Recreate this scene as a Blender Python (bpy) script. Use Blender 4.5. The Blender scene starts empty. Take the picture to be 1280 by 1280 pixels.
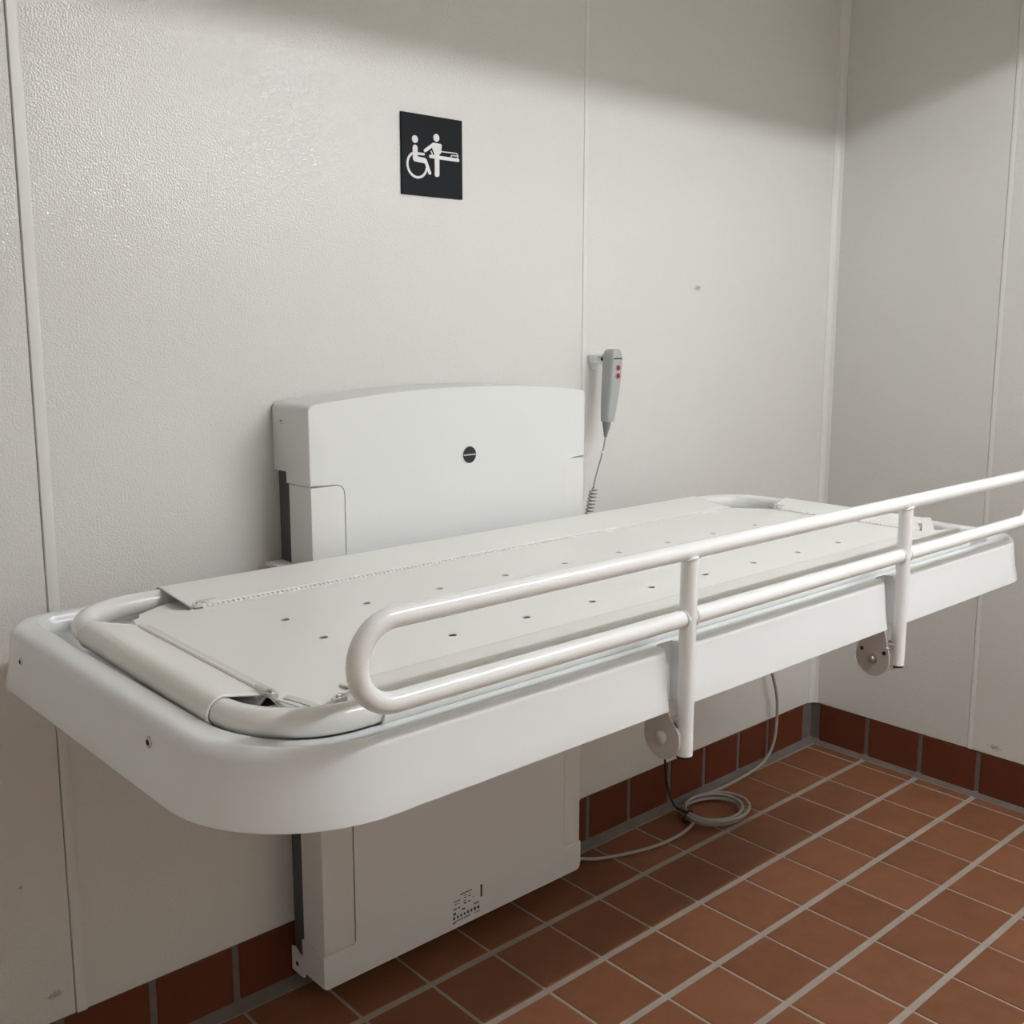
import bpy, bmesh, math, random
from mathutils import Vector, Matrix
random.seed(4)
PI = math.pi
sc = bpy.context.scene
COL = sc.collection

# ------------------------------------------------------------------ camera, world, exposure
cam_data = bpy.data.cameras.new('camera')
cam = bpy.data.objects.new('camera', cam_data); COL.objects.link(cam)
cam_data.sensor_width = 36.0
cam_data.lens = 36.0 * 1305.93 / 1280.0
cam_data.shift_y = -25.3 / 1280.0
cam_data.clip_start = 0.02
right = Vector((0.74649, -0.66539, 0.00039)); up = Vector((0.10463, 0.11796, 0.98749)); fwd = Vector((0.65711, 0.73712, -0.15768))
cam.matrix_world = Matrix(((right.x, up.x, -fwd.x, -2.71287), (right.y, up.y, -fwd.y, -1.66580),
                           (right.z, up.z, -fwd.z, 1.25924), (0, 0, 0, 1)))
sc.camera = cam
world = bpy.data.worlds.new('world'); sc.world = world; world.use_nodes = True
world.node_tree.nodes['Background'].inputs[0].default_value = (0.9, 0.95, 1, 1)
world.node_tree.nodes['Background'].inputs[1].default_value = 0.0
sc.view_settings.view_transform = 'Standard'; sc.view_settings.look = 'None'
sc.view_settings.gamma = 1.0; sc.view_settings.use_curve_mapping = False
sc.view_settings.exposure = 0.0
TUBE_POWER = 238.0            # emission of the ceiling tubes
PANEL_POWER = 20.0           # emission of the strip added above the tube to brighten upward-facing surfaces
TUBE_COLOUR = (0.98, 1.0, 1.025)
CEIL = 2.36; ROOM_X = -3.3; ROOM_Y = -2.75

# ------------------------------------------------------------------ materials
def new_mat(name):
    m = bpy.data.materials.new(name); m.use_nodes = True
    nt = m.node_tree
    return m, nt, nt.nodes['Principled BSDF']

def plain(name, col, rough=0.5, metal=0.0, coat=0.0, bump=None, spec=0.5):
    m, nt, b = new_mat(name)
    b.inputs['Base Color'].default_value = (*col, 1)
    b.inputs['Roughness'].default_value = rough
    b.inputs['Metallic'].default_value = metal
    b.inputs['Coat Weight'].default_value = coat
    b.inputs['Specular IOR Level'].default_value = spec
    # a faint mottling keeps every surface procedural rather than perfectly flat
    tc = nt.nodes.new('ShaderNodeTexCoord'); nz = nt.nodes.new('ShaderNodeTexNoise')
    nz.inputs['Scale'].default_value = 9.0; nz.inputs['Detail'].default_value = 4
    nt.links.new(tc.outputs['Object'], nz.inputs['Vector'])
    mr = nt.nodes.new('ShaderNodeMapRange')
    mr.inputs['To Min'].default_value = max(0.02, rough - 0.05); mr.inputs['To Max'].default_value = min(1, rough + 0.05)
    nt.links.new(nz.outputs['Fac'], mr.inputs['Value']); nt.links.new(mr.outputs['Result'], b.inputs['Roughness'])
    if bump:
        s, d = bump
        n2 = nt.nodes.new('ShaderNodeTexNoise'); n2.inputs['Scale'].default_value = s; n2.inputs['Detail'].default_value = 2
        nt.links.new(tc.outputs['Object'], n2.inputs['Vector'])
        bp = nt.nodes.new('ShaderNodeBump'); bp.inputs['Strength'].default_value = 1.0; bp.inputs['Distance'].default_value = d
        nt.links.new(n2.outputs['Fac'], bp.inputs['Height']); nt.links.new(bp.outputs['Normal'], b.inputs['Normal'])
    return m

def wall_material(name, marks=()):
    """Pebbled white plastic-faced wall board; marks = (x,y,z,rx,rz) small grey scuffs."""
    m, nt, b = new_mat(name)
    L = nt.links.new
    b.inputs['Roughness'].default_value = 0.11
    tc = nt.nodes.new('ShaderNodeTexCoord')
    n1 = nt.nodes.new('ShaderNodeTexNoise'); n1.inputs['Scale'].default_value = 320; n1.inputs['Detail'].default_value = 0.5
    n2 = nt.nodes.new('ShaderNodeTexNoise'); n2.inputs['Scale'].default_value = 90; n2.inputs['Detail'].default_value = 1.0
    L(tc.outputs['Object'], n1.inputs['Vector']); L(tc.outputs['Object'], n2.inputs['Vector'])
    ad = nt.nodes.new('ShaderNodeMath'); ad.operation = 'MULTIPLY_ADD'; ad.inputs[1].default_value = 0.35
    L(n2.outputs['Fac'], ad.inputs[0]); L(n1.outputs['Fac'], ad.inputs[2])
    bp = nt.nodes.new('ShaderNodeBump'); bp.inputs['Strength'].default_value = 1.0; bp.inputs['Distance'].default_value = 0.0010
    L(ad.outputs[0], bp.inputs['Height']); L(bp.outputs['Normal'], b.inputs['Normal'])
    n3 = nt.nodes.new('ShaderNodeTexNoise'); n3.inputs['Scale'].default_value = 3.0; n3.inputs['Detail'].default_value = 5
    L(tc.outputs['Object'], n3.inputs['Vector'])
    ramp = nt.nodes.new('ShaderNodeMix'); ramp.data_type = 'RGBA'
    ramp.inputs['A'].default_value = (*WALL_A, 1); ramp.inputs['B'].default_value = (*WALL_B, 1)
    L(n3.outputs['Fac'], ramp.inputs['Factor'])
    last = ramp.outputs['Result']
    for (mx, my, mz, r, sx) in marks:
        mp = nt.nodes.new('ShaderNodeMapping'); mp.vector_type = 'POINT'
        mp.inputs['Location'].default_value = (-mx * sx / r, -my * sx / r, -mz / r)
        mp.inputs['Scale'].default_value = (sx / r, sx / r, 1 / r)
        L(tc.outputs['Object'], mp.inputs['Vector'])
        ln = nt.nodes.new('ShaderNodeVectorMath'); ln.operation = 'LENGTH'; L(mp.outputs[0], ln.inputs[0])
        ns = nt.nodes.new('ShaderNodeTexNoise'); ns.inputs['Scale'].default_value = 160
        L(tc.outputs['Object'], ns.inputs['Vector'])
        sm = nt.nodes.new('ShaderNodeMath'); sm.operation = 'MULTIPLY_ADD'; sm.inputs[1].default_value = 2.4
        L(ns.outputs['Fac'], sm.inputs[0]); L(ln.outputs['Value'], sm.inputs[2])
        mr = nt.nodes.new('ShaderNodeMapRange'); mr.inputs['From Min'].default_value = 1.5; mr.inputs['From Max'].default_value = 1.95
        mr.inputs['To Min'].default_value = 0.55; mr.inputs['To Max'].default_value = 0.0
        L(sm.outputs[0], mr.inputs['Value'])
        mx_ = nt.nodes.new('ShaderNodeMix'); mx_.data_type = 'RGBA'
        mx_.inputs['B'].default_value = (0.22, 0.20, 0.19, 1)
        L(mr.outputs['Result'], mx_.inputs['Factor']); L(last, mx_.inputs['A'])
        last = mx_.outputs['Result']
    L(last, b.inputs['Base Color'])
    return m

def tile_material(name, dark, light):
    m, nt, b = new_mat(name)
    L = nt.links.new
    at = nt.nodes.new('ShaderNodeAttribute'); at.attribute_name = 'tint'
    tc = nt.nodes.new('ShaderNodeTexCoord')
    n1 = nt.nodes.new('ShaderNodeTexNoise'); n1.inputs['Scale'].default_value = 14; n1.inputs['Detail'].default_value = 6; n1.inputs['Roughness'].default_value = 0.65
    L(tc.outputs['Object'], n1.inputs['Vector'])
    md = nt.nodes.new('ShaderNodeMath'); md.operation = 'MULTIPLY_ADD'; md.inputs[1].default_value = 0.40
    L(at.outputs['Fac'], md.inputs[0])
    m2 = nt.nodes.new('ShaderNodeMath'); m2.operation = 'MULTIPLY_ADD'; m2.inputs[1].default_value = 0.9; m2.inputs[2].default_value = -0.22
    L(n1.outputs['Fac'], m2.inputs[0]); L(m2.outputs[0], md.inputs[2])
    mix = nt.nodes.new('ShaderNodeMix'); mix.data_type = 'RGBA'; mix.clamp_factor = True
    mix.inputs['A'].default_value = (*dark, 1); mix.inputs['B'].default_value = (*light, 1)
    L(md.outputs[0], mix.inputs['Factor'])
    # dusty pale specks
    n2 = nt.nodes.new('ShaderNodeTexNoise'); n2.inputs['Scale'].default_value = 90; n2.inputs['Detail'].default_value = 3
    L(tc.outputs['Object'], n2.inputs['Vector'])
    mr = nt.nodes.new('ShaderNodeMapRange'); mr.inputs['From Min'].default_value = 0.70; mr.inputs['From Max'].default_value = 0.80; mr.inputs['To Max'].default_value = 0.25
    L(n2.outputs['Fac'], mr.inputs['Value'])
    mx = nt.nodes.new('ShaderNodeMix'); mx.data_type = 'RGBA'; mx.inputs['B'].default_value = (0.42, 0.26, 0.18, 1)
    L(mr.outputs['Result'], mx.inputs['Factor']); L(mix.outputs['Result'], mx.inputs['A'])
    L(mx.outputs['Result'], b.inputs['Base Color'])
    b.inputs['Roughness'].default_value = 0.62
    b.inputs['Specular IOR Level'].default_value = 0.28
    bp = nt.nodes.new('ShaderNodeBump'); bp.inputs['Distance'].default_value = 0.0008; bp.inputs['Strength'].default_value = 0.5
    L(n1.outputs['Fac'], bp.inputs['Height']); L(bp.outputs['Normal'], b.inputs['Normal'])
    return m

def grout_material(name, a, bcol):
    m, nt, b = new_mat(name)
    L = nt.links.new
    tc = nt.nodes.new('ShaderNodeTexCoord')
    n1 = nt.nodes.new('ShaderNodeTexNoise'); n1.inputs['Scale'].default_value = 22; n1.inputs['Detail'].default_value = 6
    L(tc.outputs['Object'], n1.inputs['Vector'])
    mix = nt.nodes.new('ShaderNodeMix'); mix.data_type = 'RGBA'
    mix.inputs['A'].default_value = (*a, 1); mix.inputs['B'].default_value = (*bcol, 1)
    L(n1.outputs['Fac'], mix.inputs['Factor']); L(mix.outputs['Result'], b.inputs['Base Color'])
    b.inputs['Roughness'].default_value = 0.85
    return m

def fabric_material(name, col):
    m, nt, b = new_mat(name)
    L = nt.links.new
    b.inputs['Base Color'].default_value = (*col, 1); b.inputs['Roughness'].default_value = 0.42
    tc = nt.nodes.new('ShaderNodeTexCoord')
    mp = nt.nodes.new('ShaderNodeMapping'); mp.inputs['Scale'].default_value = (5.0, 9.0, 5.0); mp.inputs['Rotation'].default_value = (0, 0, 0.25)
    L(tc.outputs['Object'], mp.inputs['Vector'])
    n1 = nt.nodes.new('ShaderNodeTexNoise'); n1.inputs['Scale'].default_value = 1.0; n1.inputs['Detail'].default_value = 1.5
    L(mp.outputs[0], n1.inputs['Vector'])
    bp = nt.nodes.new('ShaderNodeBump'); bp.inputs['Distance'].default_value = 0.008; bp.inputs['Strength'].default_value = 0.6
    L(n1.outputs['Fac'], bp.inputs['Height'])
    n2 = nt.nodes.new('ShaderNodeTexNoise'); n2.inputs['Scale'].default_value = 900
    L(tc.outputs['Object'], n2.inputs['Vector'])
    b2 = nt.nodes.new('ShaderNodeBump'); b2.inputs['Distance'].default_value = 0.0002; b2.inputs['Strength'].default_value = 0.3
    L(n2.outputs['Fac'], b2.inputs['Height']); L(bp.outputs['Normal'], b2.inputs['Normal']); L(b2.outputs['Normal'], b.inputs['Normal'])
    return m

WALL_A = (0.735, 0.735, 0.70); WALL_B = (0.765, 0.76, 0.72)
M = {}
M['wall_back'] = wall_material('white pebbled wall board', [(-0.611, 0, 1.35, 0.010, 0.45), (-2.231, 0, 0.173, 0.010, 0.55), (-2.272, 0, 0.377, 0.005, 1.0)])
M['wall_right'] = wall_material('white pebbled wall board side', [(0, -0.551, 0.150, 0.011, 0.5)])
M['trim'] = plain('white plastic joint strip', (0.76, 0.76, 0.725), 0.35)
M['joint'] = plain('dark open joint', (0.16, 0.15, 0.14), 0.9)
M['ceiling'] = plain('cream white paint', (0.88, 0.85, 0.785), 0.8)
M['tile'] = tile_material('terracotta quarry tile', (0.172, 0.066, 0.030), (0.285, 0.118, 0.056))
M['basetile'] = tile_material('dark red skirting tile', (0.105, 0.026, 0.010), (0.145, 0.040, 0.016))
M['grout'] = grout_material('grey tile grout', (0.30, 0.255, 0.21), (0.44, 0.385, 0.325))
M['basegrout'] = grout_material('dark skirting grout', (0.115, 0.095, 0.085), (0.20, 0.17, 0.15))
M['shell'] = plain('white moulded plastic', (0.86, 0.88, 0.885), 0.22, coat=0.15)
M['cover'] = plain('pale grey moulded plastic', (0.79, 0.80, 0.785), 0.32)
M['strip'] = plain('white side panel plastic', (0.81, 0.81, 0.79), 0.34)
M['steel_white'] = plain('white powder coated tube', (0.93, 0.935, 0.925), 0.22, coat=0.2)
M['tube_cream'] = plain('cream coated tube', (0.87, 0.865, 0.84), 0.2, coat=0.2)
M['fabric'] = fabric_material('cream coated fabric', (0.905, 0.905, 0.865))
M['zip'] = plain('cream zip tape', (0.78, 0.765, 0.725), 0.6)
M['fabric_edge'] = plain('cream binding tape', (0.90, 0.89, 0.86), 0.5)
M['metal'] = plain('brushed steel', (0.62, 0.61, 0.60), 0.28, metal=1.0)
M['zinc'] = plain('silver zip metal', (0.72, 0.71, 0.69), 0.3, metal=0.8)
M['dark'] = plain('black plastic', (0.012, 0.012, 0.013), 0.5)
M['hole'] = plain('dark recess', (0.02, 0.02, 0.02), 0.9)
M['gasket'] = plain('dark grey rail', (0.10, 0.10, 0.10), 0.5)
M['bracket'] = plain('grey white bracket paint', (0.70, 0.67, 0.65), 0.4)
M['sign'] = plain('dark navy sign plastic', (0.009, 0.011, 0.014), 0.6, spec=0.15)
M['sign_white'] = plain('white sign lettering', (0.82, 0.82, 0.81), 0.5)
M['remote'] = plain('grey handset plastic', (0.42, 0.435, 0.42), 0.4)
M['remote_dark'] = plain('dark grey handset back', (0.22, 0.225, 0.22), 0.45)
M['button'] = plain('maroon button', (0.20, 0.035, 0.05), 0.4)
M['button_ring'] = plain('pink button ring', (0.55, 0.30, 0.30), 0.5)
M['cord'] = plain('grey cord', (0.34, 0.34, 0.33), 0.5)
M['cable'] = plain('light grey cable', (0.34, 0.315, 0.28), 0.5)
M['black_cord'] = plain('black cord', (0.015, 0.013, 0.013), 0.5)
M['print'] = plain('dark print', (0.06, 0.055, 0.05), 0.6)
M['housing'] = plain('grey lamp housing', (0.30, 0.30, 0.29), 0.5)
m, nt, b = new_mat('glowing lamp tube'); M['glow'] = m
b.inputs['Base Color'].default_value = (0.9, 0.9, 0.9, 1)
b.inputs['Emission Color'].default_value = (*TUBE_COLOUR, 1); b.inputs['Emission Strength'].default_value = TUBE_POWER
m, nt, b = new_mat('added glowing fill strip'); M['fill_strip'] = m
b.inputs['Base Color'].default_value = (0.9, 0.9, 0.9, 1)
b.inputs['Emission Color'].default_value = (*TUBE_COLOUR, 1); b.inputs['Emission Strength'].default_value = PANEL_POWER

# ------------------------------------------------------------------ mesh helpers
def obj(name, bm, mat, parent=None, smooth=40, kind=None, label=None):
    me = bpy.data.meshes.new(name)
    bmesh.ops.recalc_face_normals(bm, faces=bm.faces)
    if smooth:
        ang = math.radians(smooth)
        for f in bm.faces: f.smooth = True
        for e in bm.edges:
            if len(e.link_faces) != 2 or e.calc_face_angle(0) > ang: e.smooth = False
    bm.to_mesh(me); bm.free()
    for mm in (mat if isinstance(mat, (list, tuple)) else [mat]): me.materials.append(mm)
    o = bpy.data.objects.new(name, me); COL.objects.link(o)
    if parent is not None: o.parent = parent; o.matrix_parent_inverse = parent.matrix_world.inverted()
    if kind: o['kind'] = kind
    if label: o['label'] = label
    return o

def thing(name, label, cat, loc, group=None):
    o = bpy.data.objects.new(name, None); COL.objects.link(o)
    o.location = loc; o.empty_display_size = 0.05
    o.matrix_world = Matrix.Translation(Vector(loc))
    o['label'] = label; o['category'] = cat
    if group: o['group'] = group
    return o

def tag(o, label, cat, group=None):
    o['label'] = label; o['category'] = cat
    if group: o['group'] = group
    return o

def box(bm, x0, x1, y0, y1, z0, z1, bev=0, seg=2, mi=0):
    n0 = len(bm.faces)
    r = bmesh.ops.create_cube(bm, size=1)
    for v in r['verts']:
        v.co = Vector((x0 + (v.co.x + .5) * (x1 - x0), y0 + (v.co.y + .5) * (y1 - y0), z0 + (v.co.z + .5) * (z1 - z0)))
    es = list({e for v in r['verts'] for e in v.link_edges})
    fs = list({f for v in r['verts'] for f in v.link_faces})
    for f in fs: f.material_index = mi
    if bev:
        rr = bmesh.ops.bevel(bm, geom=es, offset=bev, segments=seg, profile=0.5, affect='EDGES')
        for f in rr['faces']: f.material_index = mi

def prism(bm, pts, axis, a, b_, bev=0, seg=2, bevel_end='a'):
    """pts: 2D outline; axis 'y' -> (u,w)=(x,z); 'x' -> (y,z); 'z' -> (x,y)."""
    def P(u, w, t):
        return {'y': (u, t, w), 'x': (t, u, w), 'z': (u, w, t)}[axis]
    va = [bm.verts.new(P(u, w, a)) for u, w in pts]; vb = [bm.verts.new(P(u, w, b_)) for u, w in pts]
    fa = bm.faces.new(va); fb = bm.faces.new(vb)
    n = len(pts)
    for i in range(n): bm.faces.new((va[i], va[(i + 1) % n], vb[(i + 1) % n], vb[i]))
    if bev:
        es = set(fa.edges) if bevel_end in ('a', 'ab') else set()
        if bevel_end in ('b', 'ab'): es |= set(fb.edges)
        bmesh.ops.bevel(bm, geom=list(es), offset=bev, segments=seg, profile=0.5, affect='EDGES')

def cyl(bm, p0, p1, r0, r1=None, n=20, cap=True, dome=0):
    r1 = r0 if r1 is None else r1
    p0 = Vector(p0); p1 = Vector(p1); d = (p1 - p0).normalized()
    u = d.orthogonal().normalized(); v = d.cross(u)
    rings = [(p0, r0), (p1, r1)]
    if dome:
        for k in range(1, 4):
            a = k / 4 * PI / 2
            rings.append((p1 + d * dome * math.sin(a), r1 * math.cos(a)))
    loops = []
    for c, r in rings:
        loops.append([bm.verts.new(c + (u * math.cos(2 * PI * i / n) + v * math.sin(2 * PI * i / n)) * r) for i in range(n)])
    for a, b_ in zip(loops, loops[1:]):
        for i in range(n): bm.faces.new((a[i], a[(i + 1) % n], b_[(i + 1) % n], b_[i]))
    if cap: bm.faces.new(loops[0]); bm.faces.new(loops[-1])

def tube(bm, pts, r, n=12, closed=False, cap=True):
    pts = [Vector(p) for p in pts]; N = len(pts)
    rad = r if isinstance(r, (list, tuple)) else [r] * N
    tang = []
    for i in range(N):
        a = pts[(i - 1) % N] if (closed or i > 0) else pts[i]
        b_ = pts[(i + 1) % N] if (closed or i < N - 1) else pts[i]
        tang.append((b_ - a).normalized())
    ref = tang[0].orthogonal().normalized(); loops = []
    for i in range(N):
        t = tang[i]; ref = (ref - t * ref.dot(t)).normalized(); w = t.cross(ref)
        loops.append([bm.verts.new(pts[i] + (ref * math.cos(2 * PI * k / n) + w * math.sin(2 * PI * k / n)) * rad[i]) for k in range(n)])
    for i in range(N if closed else N - 1):
        a, b_ = loops[i], loops[(i + 1) % N]
        off = 0
        if closed and i == N - 1:
            off = min(range(n), key=lambda o_: (a[0].co - b_[o_].co).length)
        for k in range(n): bm.faces.new((a[k], a[(k + 1) % n], b_[(k + 1 + off) % n], b_[(k + off) % n]))
    if cap and not closed: bm.faces.new(loops[0]); bm.faces.new(loops[-1])

def catmull(P, k=8):
    P = [Vector(p) for p in P]; out = []
    for i in range(len(P) - 1):
        p0 = P[max(i - 1, 0)]; p1 = P[i]; p2 = P[i + 1]; p3 = P[min(i + 2, len(P) - 1)]
        for j in range(k):
            t = j / k
            out.append(0.5 * ((2 * p1) + (p2 - p0) * t + (2 * p0 - 5 * p1 + 4 * p2 - p3) * t * t + (-p0 + 3 * p1 - 3 * p2 + p3) * t ** 3))
    out.append(P[-1]); return out

def round_poly(pts, k=6):
    """pts: (u,w,r) -> polygon with rounded corners."""
    out = []; n = len(pts)
    for i in range(n):
        p = Vector(pts[i][:2]); r = pts[i][2]
        if r <= 0: out.append(tuple(p)); continue
        a = (Vector(pts[i - 1][:2]) - p).normalized(); b_ = (Vector(pts[(i + 1) % n][:2]) - p).normalized()
        th = a.angle(b_); d = r / math.tan(th / 2)
        c = p + (a + b_).normalized() * (r / math.sin(th / 2))
        s = p + a * d - c; e = p + b_ * d - c
        tot = s.angle_signed(e)
        for j in range(k + 1):
            v = s.copy(); v.rotate(Matrix.Rotation(-tot * j / k, 2))
            out.append(tuple(c + v))
    return out

# ------------------------------------------------------------------ floor
XG0, PX = -0.0507, 0.155       # thin joints, running away from the back wall
YG0, PY = -0.1845, 0.1633      # wide joints, parallel to the back wall
GX, GY = 0.0065, 0.0145        # joint widths
def tile_slab(bm, lay, x0, x1, y0, y1, z0, z1, tint, axis='z', bev=0.0012):
    n0 = set(bm.faces)
    box(bm, x0, x1, y0, y1, z0, z1, bev, 1)
    for f in bm.faces:
        if f not in n0:
            f.material_index = 0
            for lp in f.loops: lp[lay] = (tint, tint, tint, 1)
bm = bmesh.new(); lay = bm.loops.layers.float_color.new('tint')
xs = [(-0.0455, -0.013)] + [(XG0 - PX * (i + 1) + GX / 2, XG0 - PX * i - GX / 2) for i in range(23)]
ys = [(YG0 + GY / 2, -0.0225)] + [(YG0 - PY * (j + 1) + GY / 2, YG0 - PY * j - GY / 2) for j in range(19)]
for (x0, x1) in xs:
    for (y0, y1) in ys:
        if x0 < ROOM_X or y0 < ROOM_Y - .1: continue
        dz = random.uniform(-0.0006, 0.0004)
        tile_slab(bm, lay, x0, x1, y0, y1, -0.012, dz, random.random())
n0 = set(bm.faces); box(bm, ROOM_X, 0.01, ROOM_Y, 0.01, -0.05, -0.0018)
for f in bm.faces:
    if f not in n0: f.material_index = 1
obj('floor', bm, [M['tile'], M['grout']], kind='structure', smooth=25)

# ------------------------------------------------------------------ walls, ceiling, skirting
HB = 0.1256
def wall(name, x0, x1, y0, y1, z0, z1, mat):
    bm = bmesh.new(); box(bm, x0, x1, y0, y1, z0, z1); return obj(name, bm, mat, kind='structure', smooth=0)
bm = bmesh.new()
for (x0, x1) in ((ROOM_X, -2.2009), (-2.1999, -1.0145), (-1.0105, -0.003)):
    box(bm, x0, x1, 0.0, 0.05, HB, CEIL, 0.0015, 1)
box(bm, ROOM_X, 0.05, 0.008, 0.1, 0, CEIL)
obj('wall_back', bm, M['wall_back'], kind='structure', smooth=30)
bm = bmesh.new()
for (y0, y1) in ((-0.4785, -0.003), (-1.66, -0.4825), (ROOM_Y, -1.664)):
    box(bm, 0.0, 0.05, y0, y1, HB, CEIL, 0.0015, 1)
box(bm, 0.008, 0.1, ROOM_Y, 0.05, 0, CEIL)
obj('wall_right', bm, M['wall_right'], kind='structure', smooth=30)
wall('wall_left', ROOM_X - .1, ROOM_X, ROOM_Y, 0.05, 0, CEIL, M['ceiling'])
wall('wall_front', ROOM_X, 0.05, ROOM_Y - .1, ROOM_Y, 0, CEIL, M['ceiling'])
wall('ceiling', ROOM_X, 0.05, ROOM_Y, 0.05, CEIL, CEIL + .1, M['ceiling'])

# joint strips between the wall boards
def strip(name, outline, z0, z1):
    bm = bmesh.new(); prism(bm, outline, 'z', z0, z1); return obj(name, bm, M['trim'], kind='structure', smooth=30)
def flat_strip(x0, x1, h):
    return [(x0, 0.001), (x0 + 0.0012, -h), (x1 - 0.003, -h), (x1, -0.0003), (x1, 0.001)]
strip('trim_1', flat_strip(-2.1998, -2.182, 0.0018), HB, CEIL)
strip('trim_2', flat_strip(-1.019, -1.0055, 0.0022), HB, CEIL)
cove = [(0.001, 0.001), (-0.024, 0.001), (-0.024, -0.0015), (-0.020, -0.003)]
for k in range(6):
    a = k / 5 * PI / 2
    cove.append((-0.020 + 0.017 * math.sin(a) * 1.0, -0.003 - 0.013 * (1 - math.cos(a))))
cove += [(-0.0015, -0.018), (0.001, -0.018)]
strip('trim_3', cove, HB, CEIL)
strip('trim_4', [(0.001, -0.479), (-0.0009, -0.4805), (-0.0009, -0.489), (0.0002, -0.492), (0.001, -0.492)], HB, CEIL)

def skirting(name, joints, along, start, end):
    bm = bmesh.new(); lay = bm.loops.layers.float_color.new('tint')
    js = [start] + joints + [end]
    for a, b_ in zip(js, js[1:]):
        hi, lo = a - 0.0065, b_ + 0.0065
        if along == 'x': tile_slab(bm, lay, lo, hi, 0.0015, 0.012, 0.006, HB - 0.003, random.random(), bev=0.002)
        else: tile_slab(bm, lay, 0.0015, 0.012, lo, hi, 0.006, HB - 0.003, random.random(), bev=0.002)
    n0 = set(bm.faces)
    if along == 'x':
        box(bm, ROOM_X, 0.004, 0.004, 0.014, -0.004, HB)
        # sloped fillet of grout in the angle with the floor
        prism(bm, [(0.006, 0.016), (-0.017, -0.001), (0.006, -0.004)], 'x', ROOM_X, 0.004)
    else:
        box(bm, 0.004, 0.014, ROOM_Y, 0.004, -0.004, HB)
        prism(bm, [(0.006, 0.014), (-0.009, -0.001), (0.006, -0.004)], 'y', ROOM_Y, 0.004)
    for f in bm.faces:
        if f not in n0: f.material_index = 1
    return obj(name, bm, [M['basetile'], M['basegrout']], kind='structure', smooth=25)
jb = [-0.226, -0.366, -0.521, -0.668, -0.826, -0.976, -1.13, -1.287, -1.443, -1.60, -1.756, -1.912, -2.07, -2.226, -2.38, -2.535, -2.69, -2.845, -3.0, -3.155, -3.31]
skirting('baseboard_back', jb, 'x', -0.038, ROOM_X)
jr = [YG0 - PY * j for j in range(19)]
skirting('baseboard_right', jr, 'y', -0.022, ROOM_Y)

# ------------------------------------------------------------------ ceiling light (above the frame)
LX0, LX1, LY, LZ = -1.60, -0.25, -1.84, 2.283
cl = thing('ceiling_light', 'white ceiling light with a glowing tube above the changing table', 'light', (-0.92, LY, CEIL))
bm = bmesh.new()
zlip = LZ - 0.100
box(bm, LX0 - .09, LX1 + .09, LY - .36, LY - .35, zlip, CEIL - .001)
box(bm, LX0 - .09, LX1 + .09, LY + .35, LY + .36, zlip, CEIL - .001)
box(bm, LX0 - .09, LX0 - .08, LY - .35, LY + .35, zlip, CEIL - .001)
box(bm, LX1 + .08, LX1 + .09, LY - .35, LY + .35, zlip, CEIL - .001)
box(bm, LX0 - .08, LX1 + .08, LY - .35, LY + .35, CEIL - .012, CEIL - .001)
obj('housing', bm, M['housing'], cl, smooth=0)
bm = bmesh.new(); box(bm, LX0, LX1, LY - .06, LY + .06, LZ + .030, LZ + .034)
obj('fill_strip', bm, M['fill_strip'], cl, smooth=0)  # added glowing strip: extra downward light for the fabric bed
for dy in (0.0,):
    bm = bmesh.new(); cyl(bm, (LX0, LY + dy, LZ), (LX1, LY + dy, LZ), 0.008, n=16)
    t = obj('lamp_tube', bm, M['glow'], cl)
    for xx in (LX0, LX1):
        bm = bmesh.new(); box(bm, xx - .012, xx + .012, LY + dy - .012, LY + dy + .012, LZ + 0.008, CEIL - .011)
        obj('tube_holder', bm, M['housing'], cl, smooth=0)

# ------------------------------------------------------------------ wall lift unit
lift = thing('lift_column', 'tall pale grey plastic lift cover on the wall behind the changing table', 'lift unit', (-1.466, 0, 0.04))
BX0, BX1, BY = -1.800, -1.133, -0.125
def arc_z(x, edge=1.124, peak=1.1435):
    c = (BX0 + BX1) / 2; h = (BX1 - BX0) / 2
    return edge + (peak - edge) * (1 - ((x - c) / h) ** 2)
top = []
r = 0.012
for k in range(5):                                  # left top corner
    a = PI - k / 4 * PI / 2
    top.append((BX0 + r + r * math.cos(a), arc_z(BX0 + r) - r + r * math.sin(a)))
for k in range(1, 24): 
    x = BX0 + r + (BX1 - BX0 - 2 * r) * k / 24
    top.append((x, arc_z(x)))
for k in range(5):
    a = PI / 2 - k / 4 * PI / 2
    top.append((BX1 - r + r * math.cos(a), arc_z(BX1 - r) - r + r * math.sin(a)))
SX0, SX1 = -1.730, -1.186                           # inner edges of the side panels
ZC = 0.985; ZB_ = 0.112; ZF = 0.045
outline = top + [(BX1, ZC)] 
def corner(cx, cz, r, a0, a1, k=10):
    return [(cx + r * math.cos(a0 + (a1 - a0) * j / k), cz + r * math.sin(a0 + (a1 - a0) * j / k)) for j in range(k + 1)]
rc = 0.018
outline += corner(SX1 + rc, ZC - rc, rc, PI / 2, PI)            # under right shoulder into the waist
outline += corner(SX1 + 0.008, ZB_ + 0.008, 0.008, PI, PI * 1.5)
outline += [(BX1, ZB_)]
outline += corner(BX1 - 0.012, ZF + 0.012, 0.012, 0, -PI / 2)
outline += corner(BX0 + 0.006, ZF + 0.006, 0.006, -PI / 2, -PI)
outline += [(BX0, ZB_)]
outline += corner(SX0 - 0.008, ZB_ + 0.008, 0.008, -PI / 2, 0)
outline += corner(SX0 - rc, ZC - rc, rc, 0, PI / 2)
outline += [(BX0, ZC)]
bm = bmesh.new()
prism(bm, outline, 'y', BY, -0.046, bev=0.003, seg=3)
cap = top + [(BX1, 1.005), (BX0, 1.005)]
prism(bm, cap, 'y', -0.0462, -0.004)
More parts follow.
